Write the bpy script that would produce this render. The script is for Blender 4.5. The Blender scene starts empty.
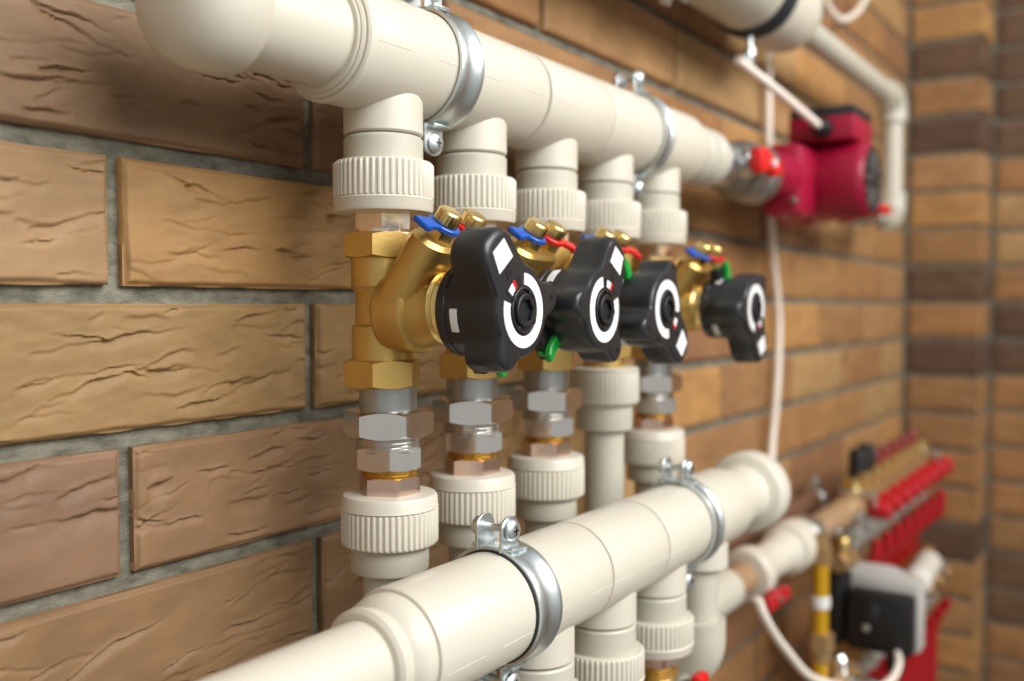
import bpy, bmesh, math, random
import numpy as np
from mathutils import Vector, Matrix

PI = math.pi
scene = bpy.context.scene
COL = scene.collection
def R(d): return math.radians(d)
def lin(r, g, b):
    f = lambda c: (c/255/12.92) if c/255 <= .04045 else ((c/255+.055)/1.055)**2.4
    return (f(r), f(g), f(b), 1)

# ------------------------------------------------------------------ camera
WALL_DIST = .4538                      # camera to brick wall, metres
cam = bpy.data.cameras.new('camera'); camo = bpy.data.objects.new('camera', cam); COL.objects.link(camo)
cam.sensor_width = 36; cam.lens = 950*36/1024
yaw, pitch = R(34.4), math.atan(36/950)
fw = Vector((math.cos(yaw)*math.cos(pitch), math.sin(yaw)*math.cos(pitch), -math.sin(pitch)))
camo.location = (0, -WALL_DIST, 1.3)
camo.rotation_euler = fw.to_track_quat('-Z', 'Y').to_euler()
cam.clip_start = .02; cam.clip_end = 60
cam.dof.use_dof = True; cam.dof.focus_distance = .53; cam.dof.aperture_fstop = 3.8
scene.camera = camo

# ------------------------------------------------------------------ light
world = bpy.data.worlds.new('room_light'); scene.world = world; world.use_nodes = True
wn = world.node_tree; wn.nodes.clear()
wo = wn.nodes.new('ShaderNodeOutputWorld'); wb = wn.nodes.new('ShaderNodeBackground')
tc = wn.nodes.new('ShaderNodeTexCoord'); sp = wn.nodes.new('ShaderNodeSeparateXYZ')
mr = wn.nodes.new('ShaderNodeMapRange'); cr = wn.nodes.new('ShaderNodeValToRGB')
mr.inputs[1].default_value = -1; mr.inputs[2].default_value = 1
e = cr.color_ramp.elements
e[0].position = 0; e[0].color = (.30, .27, .235, 1)
e[1].position = 1; e[1].color = (.72, .74, .78, 1)
m_ = e.new(.45); m_.color = (.86, .84, .80, 1)
m_ = e.new(.7); m_.color = (.86, .87, .88, 1)
wn.links.new(tc.outputs['Generated'], sp.inputs[0]); wn.links.new(sp.outputs[2], mr.inputs[0])
wn.links.new(mr.outputs[0], cr.inputs[0]); wn.links.new(cr.outputs[0], wb.inputs[0]); wn.links.new(wb.outputs[0], wo.inputs[0])
wb.inputs[1].default_value = .54

def area(name, loc, target, sx, sy, power, col):
    l = bpy.data.lights.new(name, 'AREA'); l.shape = 'RECTANGLE'; l.size = sx; l.size_y = sy; l.energy = power; l.color = col
    o = bpy.data.objects.new(name, l); COL.objects.link(o); o.location = loc
    o.rotation_euler = (Vector(target)-Vector(loc)).to_track_quat('-Z', 'Y').to_euler()
    return o
area('ceiling_lamp', (.45, -1.65, 2.3), (.55, -.05, 1.3), 1.7, 1.0, 53, (1, .995, .985))
area('far_ceiling_lamp', (1.5, -1.7, 2.4), (1.6, -.1, 1.3), .9, .5, 12, (1, .97, .92))

vs = scene.view_settings
vs.view_transform = 'Standard'; vs.look = 'None'; vs.gamma = 1; vs.use_curve_mapping = False
vs.exposure = 0.0

# ------------------------------------------------------------------ materials
def mat(name, col, rough=.5, metal=0., noise=0., nscale=60., bump=0., bscale=300., coat=0., spec=.5, stretch=None):
    m = bpy.data.materials.new(name); m.use_nodes = True
    nt = m.node_tree; b = nt.nodes['Principled BSDF']
    b.inputs['Base Color'].default_value = col; b.inputs['Roughness'].default_value = rough
    b.inputs['Metallic'].default_value = metal; b.inputs['Specular IOR Level'].default_value = spec
    b.inputs['Coat Weight'].default_value = coat
    t = nt.nodes.new('ShaderNodeTexCoord')
    if noise > 0:
        n = nt.nodes.new('ShaderNodeTexNoise'); n.inputs['Scale'].default_value = nscale; n.inputs['Detail'].default_value = 5
        if stretch:
            mp = nt.nodes.new('ShaderNodeMapping'); mp.inputs['Scale'].default_value = stretch
            nt.links.new(t.outputs['Object'], mp.inputs[0]); nt.links.new(mp.outputs[0], n.inputs['Vector'])
        else: nt.links.new(t.outputs['Object'], n.inputs['Vector'])
        x = nt.nodes.new('ShaderNodeMix'); x.data_type = 'RGBA'
        x.inputs[6].default_value = tuple(c*(1-noise) for c in col[:3])+(1,)
        x.inputs[7].default_value = tuple(min(1, c*(1+noise)) for c in col[:3])+(1,)
        nt.links.new(n.outputs[0], x.inputs[0]); nt.links.new(x.outputs[2], b.inputs['Base Color'])
        rr = nt.nodes.new('ShaderNodeMapRange'); rr.inputs[3].default_value = max(.03, rough-.08); rr.inputs[4].default_value = min(1, rough+.08)
        nt.links.new(n.outputs[0], rr.inputs[0]); nt.links.new(rr.outputs[0], b.inputs['Roughness'])
    if bump > 0:
        n2 = nt.nodes.new('ShaderNodeTexNoise'); n2.inputs['Scale'].default_value = bscale; n2.inputs['Detail'].default_value = 4
        nt.links.new(t.outputs['Object'], n2.inputs['Vector'])
        bp = nt.nodes.new('ShaderNodeBump'); bp.inputs['Strength'].default_value = bump; bp.inputs['Distance'].default_value = .001
        nt.links.new(n2.outputs[0], bp.inputs['Height']); nt.links.new(bp.outputs[0], b.inputs['Normal'])
    return m

PPR = mat('cream_pipe_plastic', lin(206, 200, 184), .36, noise=.03, nscale=25, bump=.05, bscale=180)
PPR2 = mat('grey_cream_fitting_plastic', lin(191, 187, 171), .40, noise=.04, nscale=40, bump=.08, bscale=250)
BRASS = mat('satin_cast_brass', lin(206, 172, 100), .40, metal=.9, noise=.10, nscale=35, bump=.12, bscale=420)
BRASSB = mat('bright_turned_brass', lin(228, 198, 128), .27, metal=1, noise=.06, nscale=60)
BRASSD = mat('dull_brass', lin(172, 140, 98), .5, metal=.7, noise=.12, nscale=40)
CHROME = mat('satin_chrome', lin(226, 223, 219), .24, metal=1, noise=.03, nscale=80)
NICKEL = mat('bright_nickel', lin(236, 222, 206), .2, metal=1, noise=.04, nscale=60)
CAPRED = mat('deep_red_cap_plastic', lin(176, 14, 28), .42, noise=.08, nscale=40)
STEEL = mat('grey_zinc_steel', lin(172, 173, 170), .36, metal=.9, noise=.08, nscale=50)
ZINC = mat('bluish_galvanised_steel', lin(212, 220, 221), .38, metal=1, noise=.06, nscale=70)
COPPER = mat('pinkish_nickel_copper', lin(226, 198, 182), .24, metal=1, noise=.08, nscale=90)
BLACK = mat('black_knob_plastic', lin(30, 33, 37), .36, noise=.25, nscale=45, bump=.08, bscale=500, spec=.6)
BLACKD = mat('deep_black_plastic', lin(16, 16, 18), .5, noise=.1, nscale=40)
RUBBER = mat('black_rubber', lin(30, 38, 42), .6, noise=.1)
WHITE = mat('white_label_print', lin(224, 224, 222), .5, noise=.02)
RED = mat('red_plastic', lin(206, 24, 22), .38, noise=.08, nscale=60)
REDH = mat('dark_red_handle_plastic', lin(170, 18, 30), .4, noise=.1, nscale=60)
BLUE = mat('blue_plastic', lin(24, 84, 178), .36, noise=.08, nscale=60)
GREEN = mat('green_plastic', lin(8, 150, 52), .38, noise=.08, nscale=60)
PUMP = mat('crimson_pump_paint', lin(150, 12, 48), .36, noise=.08, nscale=30, bump=.06, bscale=300)
CABLE = mat('white_cable_sheath', lin(232, 222, 208), .5, noise=.04)
YELLOW = mat('yellow_pipe_paint', lin(206, 158, 26), .35, metal=.35, noise=.08, nscale=30)
GREY = mat('light_grey_cast_housing', lin(178, 176, 170), .45, noise=.06, nscale=50)
REDPEX = mat('red_pex_tube', lin(158, 3, 16), .42, noise=.06, nscale=30)
DKRED = mat('dark_red_flow_meter', lin(120, 34, 30), .3, noise=.1)
BROWNPIPE = mat('brown_steel_pipe', lin(112, 78, 58), .5, noise=.15, nscale=30)
TAN = mat('tan_insulated_pipe', lin(156, 124, 92), .5, noise=.12, nscale=30)
FLOORM = mat('grey_concrete', lin(120, 114, 106), .8, noise=.15, nscale=8, bump=.2, bscale=60)
GREYNUT = mat('dull_grey_nut', lin(176, 173, 164), .45, metal=.25, noise=.1)
SEAM = mat('dark_seam', lin(110, 116, 104), .6, noise=.1)
LENS = mat('dark_print', lin(84, 84, 74), .6, noise=.1)

def brick_material(name, mortar=False):
    m = bpy.data.materials.new(name); m.use_nodes = True
    nt = m.node_tree; b = nt.nodes['Principled BSDF']; L = nt.links.new
    t = nt.nodes.new('ShaderNodeTexCoord')
    n1 = nt.nodes.new('ShaderNodeTexNoise'); n1.inputs['Scale'].default_value = 16; n1.inputs['Detail'].default_value = 7; n1.inputs['Roughness'].default_value = .6
    mp = nt.nodes.new('ShaderNodeMapping'); mp.inputs['Scale'].default_value = (1, 1, 2.2)
    L(t.outputs['Object'], mp.inputs[0]); L(mp.outputs[0], n1.inputs['Vector'])
    x = nt.nodes.new('ShaderNodeMix'); x.data_type = 'RGBA'; x.blend_type = 'MULTIPLY'; x.inputs[0].default_value = 1
    rp = nt.nodes.new('ShaderNodeValToRGB'); rp.color_ramp.elements[0].position = .3; rp.color_ramp.elements[1].position = .72
    if mortar:
        rp.color_ramp.elements[0].color = lin(84, 83, 72); rp.color_ramp.elements[1].color = lin(146, 142, 126)
        n1.inputs['Scale'].default_value = 60
        L(n1.outputs[0], rp.inputs[0]); L(rp.outputs[0], b.inputs['Base Color'])
    else:
        rp.color_ramp.elements[0].color = (.68, .67, .68, 1); rp.color_ramp.elements[1].color = (1.05, 1.06, 1.08, 1)
        at = nt.nodes.new('ShaderNodeAttribute'); at.attribute_name = 'brick_colour'
        L(n1.outputs[0], rp.inputs[0]); L(at.outputs['Color'], x.inputs[6]); L(rp.outputs[0], x.inputs[7])
        L(x.outputs[2], b.inputs['Base Color'])
    n2 = nt.nodes.new('ShaderNodeTexNoise'); n2.inputs['Scale'].default_value = 420 if not mortar else 900; n2.inputs['Detail'].default_value = 5
    L(t.outputs['Object'], n2.inputs['Vector'])
    bp = nt.nodes.new('ShaderNodeBump'); bp.inputs['Strength'].default_value = .18 if not mortar else .9; bp.inputs['Distance'].default_value = .0012
    L(n2.outputs[0], bp.inputs['Height']); L(bp.outputs[0], b.inputs['Normal'])
    b.inputs['Roughness'].default_value = .62 if not mortar else .9
    b.inputs['Specular IOR Level'].default_value = .42 if not mortar else .2
    return m
BRICK = brick_material('rustic_clinker_brick'); MORTAR = brick_material('grey_mortar', True)

# ------------------------------------------------------------------ mesh builder
AX = {'z': Matrix.Identity(4), 'x': Matrix.Rotation(PI/2, 4, 'Y'), '-y': Matrix.Rotation(PI/2, 4, 'X'),
      'y': Matrix.Rotation(-PI/2, 4, 'X'), '-x': Matrix.Rotation(-PI/2, 4, 'Y'), '-z': Matrix.Rotation(PI, 4, 'X')}
def T(x, y, z): return Matrix.Translation((x, y, z))
def aim(p, d):
    return Matrix.Translation(p) @ Vector(d).to_track_quat('Z', 'X').to_matrix().to_4x4()

class MB:
    def __init__(s): s.v = []; s.f = []
    def add(s, vs_, fs, M=None):
        o = len(s.v)
        for v in vs_: s.v.append(tuple(M @ Vector(v)) if M is not None else tuple(v))
        for f in fs: s.f.append(tuple(i+o for i in f))
    def rings(s, rings, M=None, cap0=True, cap1=True, closed=True):
        n = len(rings[0]); vs_ = [p for r in rings for p in r]; fs = []
        for i in range(len(rings)-1):
            for k in range(n if closed else n-1):
                a, b_ = i*n+k, i*n+(k+1) % n
                fs.append((a, b_, b_+n, a+n))
        if cap0: fs.append(tuple(reversed(range(n))))
        if cap1: fs.append(tuple(range((len(rings)-1)*n, len(rings)*n)))
        s.add(vs_, fs, M)
    def lathe(s, prof, M=None, n=48, rf=None, cap0=True, cap1=True):
        rr = []
        for j, (r, z) in enumerate(prof):
            ring = []
            for k in range(n):
                a = 2*PI*k/n; q = rf(j, k, a, r) if rf else r
                ring.append((q*math.cos(a), q*math.sin(a), z))
            rr.append(ring)
        s.rings(rr, M, cap0, cap1); return s
    def tubewall(s, ro, ri, z0, z1, M=None, n=48, bev=.0004):
        prof = [(ri, z0), (ro-bev, z0), (ro, z0+bev), (ro, z1-bev), (ro-bev, z1), (ri, z1), (ri, z0)]
        s.lathe(prof, M, n, cap0=False, cap1=False); return s
    def hexnut(s, r, z0, z1, M=None, rot=0., top=True, bot=True, ch=.5):
        n = 60; ap = r*math.cos(PI/6); rin = ap*.985; rows = [[], [], [], []]
        for k in range(n):
            a = 2*PI*k/n; w = ((a+PI/6) % (PI/3))-PI/6
            q = ap/math.cos(w); q = min(q, r*.993); c = (q-rin)*ch
            ct = c if top else 0; cb = c if bot else 0
            A = a+rot; co, si = math.cos(A), math.sin(A)
            rb = rin if bot else q; rt_ = rin if top else q
            rows[0].append((rb*co, rb*si, z0)); rows[1].append((q*co, q*si, z0+cb))
            rows[2].append((q*co, q*si, z1-ct)); rows[3].append((rt_*co, rt_*si, z1))
        s.rings(rows, M); return s
    def tube(s, pts, r, n=20, sub=0, cap=True):
        P = [Vector(p) for p in pts]
        if sub:
            Q = []
            for i in range(len(P)-1):
                p0 = P[max(i-1, 0)]; p1 = P[i]; p2 = P[i+1]; p3 = P[min(i+2, len(P)-1)]
                for k in range(sub):
                    t = k/sub
                    Q.append(.5*((2*p1)+(p2-p0)*t+(2*p0-5*p1+4*p2-p3)*t*t+(3*p1-p0-3*p2+p3)*t**3))
            Q.append(P[-1]); P = Q
        rings = []; N = None
        for i, p in enumerate(P):
            d = (P[min(i+1, len(P)-1)]-P[max(i-1, 0)]).normalized()
            if N is None:
                N = d.orthogonal().normalized()
            N = (N-d*N.dot(d)).normalized(); B = d.cross(N)
            rings.append([tuple(p+(N*math.cos(2*PI*k/n)+B*math.sin(2*PI*k/n))*r) for k in range(n)])
        s.rings(rings, None, cap, cap); return s
    def box(s, c, size, M=None, bev=.001):
        hx, hy, hz = size[0]/2, size[1]/2, size[2]/2; b = min(bev, hx*.9, hy*.9, hz*.9)
        bm = bmesh.new(); bmesh.ops.create_cube(bm, size=1)
        for v in bm.verts: v.co = Vector((v.co.x*2*hx, v.co.y*2*hy, v.co.z*2*hz))
        if b > 0: bmesh.ops.bevel(bm, geom=bm.edges[:], offset=b, segments=2, affect='EDGES', profile=.5)
        for v in bm.verts: v.co += Vector(c)
        bm.verts.index_update()
        s.add([v.co.copy() for v in bm.verts], [tuple(v.index for v in f.verts) for f in bm.faces], M); bm.free(); return s
    def prism(s, poly, z0, z1, M=None, bev=.0006):
        P = [Vector((p[0], p[1])) for p in poly]; n = len(P)
        c = sum(P, Vector((0, 0)))/n
        def off(d):
            out = []
            for i in range(n):
                a, b_, e_ = P[i-1], P[i], P[(i+1) % n]
                n1 = (b_-a).normalized(); n2 = (e_-b_).normalized()
                nn = Vector((n1.y+n2.y, -n1.x-n2.x))
                nn = nn.normalized() if nn.length > 1e-9 else Vector((0, 0))
                out.append(b_-nn*d)
            return out
        rows = []
        for d, z in ((bev, z0), (0, z0+bev), (0, z1-bev), (bev, z1)):
            rows.append([(p.x, p.y, z) for p in off(d)])
        s.rings(rows, M); return s
    def build(s, name, m, parent=None, loc=(0, 0, 0), angle=32, label=None):
        me = bpy.data.meshes.new(name); me.from_pydata(s.v, [], s.f); me.validate(); me.update()
        bm = bmesh.new(); bm.from_mesh(me); bmesh.ops.recalc_face_normals(bm, faces=bm.faces[:]); bm.to_mesh(me); bm.free()
        for p in me.polygons: p.use_smooth = True
        me.set_sharp_from_angle(angle=R(angle))
        me.materials.append(m)
        o = bpy.data.objects.new(name, me); COL.objects.link(o); o.location = loc
        if parent is not None: o.parent = parent
        if label: o['label'] = label
        return o

def thing(name, label, cat, loc=(0, 0, 0), group=None):
    o = bpy.data.objects.new(name, None); COL.objects.link(o); o.location = loc; o.empty_display_size = .02
    o['label'] = label; o['category'] = cat
    if group: o['group'] = group
    return o
def tag(o, label, cat, group=None):
    o['label'] = label; o['category'] = cat
    if group: o['group'] = group
    return o
KIDS = lambda o: [c for c in COL.objects if c.parent == o]
def dup(root, loc, label, group=None):
    def rec(o, par):
        c = o.copy(); COL.objects.link(c)
        if par is not None: c.parent = par
        for k in KIDS(o): rec(k, c)
        return c
    r = rec(root, None); r.location = loc; r['label'] = label
    if group: r['group'] = group
    return r
def child(o, name):
    return [c for c in KIDS(o) if c.name.split('.')[0] == name]
def arc(c, u, w, r, a0, a1, n=10):
    c, u, w = Vector(c), Vector(u), Vector(w)
    return [c+u*r*math.cos(a0+(a1-a0)*k/n)+w*r*math.sin(a0+(a1-a0)*k/n) for k in range(n+1)]

# ------------------------------------------------------------------ setting: brick walls
rng = np.random.default_rng(11)
COURSE, BH = .0773, .0678
ZTOP = 1.3005                           # top edge of one course of bricks
def smooth(a): a = np.clip(a, 0, 1); return a*a*(3-2*a)
def gouges(U, V, L, H, count):
    h = np.zeros_like(U)
    for _ in range(count):
        ln = rng.uniform(.010, .05)*(1 if rng.random() < .7 else 1.9); x0 = rng.uniform(-.01, L-.01); y0 = rng.uniform(.06*H, .94*H)
        slope = rng.normal(.07, .13); dep = rng.uniform(.0007, .0028); wid = rng.uniform(.0005, .0015)
        if rng.random() < .12: dep *= 1.5; wid *= 1.7; ln *= .6
        ph1, ph2, ph3 = rng.uniform(0, 6.28, 3); k1, k2, k3 = rng.uniform(30, 80), rng.uniform(150, 300), rng.uniform(380, 700)
        t = (U-x0)/ln
        yc = y0+slope*(U-x0)+.0018*np.sin(k1*U+ph1)+.0007*np.sin(k2*U+ph2)+.00028*np.sin(k3*U+ph3)
        tap = np.clip(t, 0, 1); tap = (np.sin(PI*tap**.8)**.55)*((t > 0) & (t < 1))*(.62+.38*np.sin(k2*.5*U+ph3))
        d = V-yc; w = wid*(.5+.9*tap)
        below = np.exp(-(np.clip(-d, 0, 1)/(w*2.6))**2); above = smooth(1-np.clip(d, 0, 1)/(w*.55))
        h -= dep*tap*np.where(d > 0, above, below)
        h += dep*.22*tap*np.exp(-((d-w*1.2)/(w*.9))**2)
    return h
def lownoise(U, V, amp, sc):
    out = np.zeros_like(U)
    for _ in range(7):
        kx, ky = rng.normal(0, sc, 2); ph = rng.uniform(0, 6.28)
        out += np.sin(kx*U*.6+ky*V+ph)
    return out*amp/7
class Bricks:
    def __init__(s): s.V = []; s.F = []; s.MI = []; s.C = []; s.n = 0
    def grid(s, P, mi, col, idx_extra=None):
        nu, nv = P.shape[0], P.shape[1]
        ids = np.arange(nu*nv).reshape(nu, nv)+s.n
        q = np.stack([ids[:-1, :-1], ids[1:, :-1], ids[1:, 1:], ids[:-1, 1:]], -1).reshape(-1, 4)
        s.V.append(P.reshape(-1, 3)); s.F.append(q); s.MI += [mi]*len(q); s.C.append(np.tile(col, (nu*nv, 1))); s.n += nu*nv
    def brick(s, org, ud, nd, u0, u1, z0, z1, col, step, ng):
        L, H = u1-u0, z1-z0
        nu, nv = max(4, int(L/step)), max(4, int(H/step))
        uu = np.concatenate([[0], np.linspace(0, 1, nu), [1]])*L; vv = np.concatenate([[0], np.linspace(0, 1, nv), [1]])*H
        U, V = np.meshgrid(uu, vv, indexing='ij')
        wob = lownoise(U, V, .0016, 130)
        d = np.minimum(np.minimum(U, L-U), np.minimum(V, H-V))
        edge = smooth((d+wob*.6*(d > 0))/.0030)
        h = -.0026*(1-edge)+lownoise(U, V, .0012, 70)*edge+lownoise(U, V, .00035, 300)*edge
        if ng: h = h+gouges(U, V, L, H, ng)*edge
        h[0, :] = h[-1, :] = -.011; h[:, 0] = h[:, -1] = -.011
        jit = wob*.35*(d <= 0)
        zz = z0+V+jit
        P = np.array(org)[None, None]+U[..., None]*np.array(ud)+u0*np.array(ud)+h[..., None]*np.array(nd)
        P = P+np.zeros(P.shape); P[..., 2] = zz
        s.grid(P, 0, col)
    def plane(s, org, ud, nd, u0, u1, z0, z1, h=-.0066):
        P = np.zeros((2, 2, 3))
        for i, u in enumerate((u0, u1)):
            for j, z in enumerate((z0, z1)):
                q = np.array(org)+np.array(ud)*u+np.array(nd)*h; q[2] = z; P[i, j] = q
        s.grid(P, 1, np.array([.5, .5, .5, 1]))
    def build(s, name):
        V = np.concatenate(s.V); F = np.concatenate(s.F)
        me = bpy.data.meshes.new(name)
        me.vertices.add(len(V)); me.vertices.foreach_set('co', V.ravel().astype(np.float32))
        me.loops.add(F.size); me.loops.foreach_set('vertex_index', F.ravel().astype(np.int32))
        me.polygons.add(len(F)); me.polygons.foreach_set('loop_start', np.arange(0, F.size, 4, dtype=np.int32))
        me.polygons.foreach_set('loop_total', np.full(len(F), 4, dtype=np.int32))
        me.materials.append(BRICK); me.materials.append(MORTAR)
        me.polygons.foreach_set('material_index', np.array(s.MI, dtype=np.int32))
        me.update(calc_edges=True)
        a = me.color_attributes.new('brick_colour', 'FLOAT_COLOR', 'POINT'); a.data.foreach_set('color', np.concatenate(s.C).ravel().astype(np.float32))
        me.polygons.foreach_set('use_smooth', np.ones(len(F), dtype=bool)); me.set_sharp_from_angle(angle=R(60)); me.validate()
        o = bpy.data.objects.new(name, me); COL.objects.link(o); o['kind'] = 'structure'
        return o
PAL = [lin(171, 130, 85), lin(180, 134, 80), lin(166, 123, 76), lin(157, 116, 74), lin(148, 107, 72), lin(175, 139, 91), lin(164, 119, 74)]
DARK = [lin(105, 78, 56), lin(115, 86, 62), lin(97, 72, 54)]

bw = Bricks()
for i in range(-17, 15):
    zt = ZTOP+i*COURSE; zb = zt-BH
    if zb < 0: continue
    u = (.4345 if i % 2 == 0 else .296)-.277*4+(.0045 if i < 0 else 0)
    # even rows share the joint positions .4345; odd rows are shifted by half a brick
    near_row = 1.0 < zt < 1.56
    k = 0
    while u < 2.14:
        a, b_ = max(u+.0042, -.7), min(u+.277-.0042, 2.140)
        if b_-a > .02:
            near = near_row and a < .75
            mid = 1.0 < zt < 1.75 and a < 1.3
            c = PAL[(i*5+k*3+int(rng.integers(0, 3))) % len(PAL)]
            if near and a < .45:
                c = {2: lin(136, 106, 76), 1: lin(160, 126, 87) if a < .2 else lin(168, 128, 78), 0: lin(155, 122, 78),
                     -1: lin(140, 108, 81) if a < .2 else lin(149, 115, 81), -2: lin(143, 110, 75)}.get(i, c)
            st = .00085 if near and a < .45 and b_ > .12 else (.003 if mid else .009)
            bw.brick((0, 0, 0), (1, 0, 0), (0, -1, 0), a, b_, zb, zt, np.array(c), st, 40 if near else (14 if mid else 0))
        u += .277; k += 1
bw.plane((0, 0, 0), (1, 0, 0), (0, -1, 0), -.7, 2.2, 0, 2.4)
bw.build('wall_left')

bp_ = Bricks(); XP, YP, XR = 2.146, -.146, 2.275
for i in range(-17, 15):
    zt = ZTOP+i*COURSE; zb = zt-BH
    if zb < 0: continue
    r_ = rng.random()
    c = np.array(DARK[int(rng.integers(0, 3))] if r_ < .42 else PAL[int(rng.integers(0, 7))])
    bp_.brick((XP, 0, 0), (0, -1, 0), (-1, 0, 0), .006, .146, zb, zt, c, .005, 3)
    bp_.brick((XP, YP, 0), (1, 0, 0), (0, -1, 0), .0, .126, zb, zt, c*1.0, .006, 0)
bp_.plane((XP, 0, 0), (0, -1, 0), (-1, 0, 0), -.1, .140, 0, 2.4)
bp_.plane((XP, YP, 0), (1, 0, 0), (0, -1, 0), .006, .2, 0, 2.4)
bp_.build('wall_pilaster')
br = Bricks()
for i in range(-17, 15):
    zt = ZTOP+i*COURSE; zb = zt-BH
    if zb < 0: continue
    u = .150 if i % 2 == 0 else .150-.1385
    while u < 1.9:
        a, b_ = max(u+.004, .152), min(u+.277-.004, 1.9)
        r_ = rng.random()
        c = np.array(DARK[int(rng.integers(0, 3))] if r_ < .45 else PAL[int(rng.integers(0, 7))])
        br.brick((XR, 0, 0), (0, -1, 0), (-1, 0, 0), a, b_, zb, zt, c, .008, 0)
        u += .277
br.plane((XR, 0, 0), (0, -1, 0), (-1, 0, 0), .1, 1.9, 0, 2.4)
br.build('wall_back')
fl = MB(); fl.box((.8, -.9, -.02), (3.2, 2.0, .04), bev=0)
flo = fl.build('floor', FLOORM); flo['kind'] = 'structure'

# ------------------------------------------------------------------ common fittings
PIPES = [.4213, .5078, .5999, .690, .7804]
PY = -.0738
UZ = 1.4447; UR = .0335                 # upper manifold axis height and radius
LY, LZ, LR = -.1438, 1.1292, .0312        # lower manifold
TEES_L = [.479, .561, .643, .725]

def ribs(mb, r, z0, z1, M=None, nr=44, depth=.0011):
    """ring of vertical ribs between two plain bands"""
    n = nr*4
    def rf(j, k, a, q):
        if j in (2, 3): return q if k % 4 in (0, 1) else q-depth
        return q
    h = z1-z0
    mb.lathe([(r-depth-.0006, z0), (r-depth, z0+.0006), (r, z0+.0016), (r, z1-.0016), (r-depth, z1-.0006), (r-depth-.0006, z1)], M, n, rf)

def ribbed_collar(r, z0, z1, band_low, flip=False):
    """collar: ribbed length plus a smooth band at the open end (low side unless flip)"""
    mb = MB()
    if not flip:
        ribs(mb, r, z0+band_low, z1, nr=50, depth=.0010)
        mb.lathe([(r-.003, z0), (r-.0012, z0+.0006), (r-.0004, z0+.0022), (r-.0002, z0+band_low-.001), (r+.0002, z0+band_low-.0002), (r-.001, z0+band_low+.001)], None, 84)
    else:
        ribs(mb, r, z0, z1-band_low, nr=50, depth=.0010)
        mb.lathe([(r-.001, z1-band_low-.001), (r+.0002, z1-band_low+.0002), (r-.0002, z1-band_low+.001), (r-.0004, z1-.0024), (r-.0014, z1-.0007), (r-.0034, z1)], None, 84)
    return mb

# ------------------------------------------------------------------ upper (supply) manifold
um = thing('supply_manifold', 'thick cream plastic manifold pipe running across the top with five downward tees', 'pipe', (0, PY, UZ))
mb = MB(); mb.lathe([(.0265, .29), (.0265, .385)], AX['x'], 64); mb.build('pipe', PPR, um)
mb = MB(); mb.lathe([(.006, .2700), (.014, .2708), (.021, .2728), (.0265, .2762), (.0304, .2808), (.0328, .2865), (.0336, .294), (.0336, .3090), (.0330, .3102), (.0266, .3106)], AX['x'], 72); mb.build('end_cap', PPR, um)
def tee(r, half, rb, drop):
    mb = MB()
    M = AX['x']
    mb.lathe([(r-.0045, -half), (r-.0010, -half), (r-.0002, -half+.0004), (r, -half+.0012), (r, half-.0012), (r-.0002, half-.0004), (r-.0010, half), (r-.0045, half)], M, 72)
    mb.lathe([(rb, -r*.55), (rb, -drop+.001), (rb-.0010, -drop)], None, 56, cap0=False)
    # thin mould line along the camera side of the body
    for s_ in (-1, 1):
        q = r-.00022
        mb.tube([(s_*.0400, -math.cos(.12)*q, -math.sin(.12)*q), (s_*.012, -math.cos(.12)*q, -math.sin(.12)*q)], .0004, 8)
    return mb
t0 = tee(UR, .0448, .0232, .0462).build('tee', PPR, um, (PIPES[0], 0, 0))
mb = MB(); mb.tubewall(.0342, .026, -.0475, -.0420, AX['x'], 72, .0012); mb.tubewall(.0318, .026, -.0500, -.0470, AX['x'], 72, .0012); mb.tubewall(.0298, .026, -.0515, -.0495, AX['x'], 72, .0008); mb.build('rim', PPR, t0)
for x in PIPES[1:]:
    o = t0.copy(); COL.objects.link(o); o.location = (x, 0, 0)
mb = MB(); mb.lathe([(.030, .820), (.030, .832), (.0275, .838), (.0275, .850), (.029, .852), (.029, .864), (.0275, .866), (.0275, .878), (.0288, .880), (.0288, .893), (.026, .896)], AX['x'], 64)
mb.build('reducer', PPR2, um)

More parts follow.
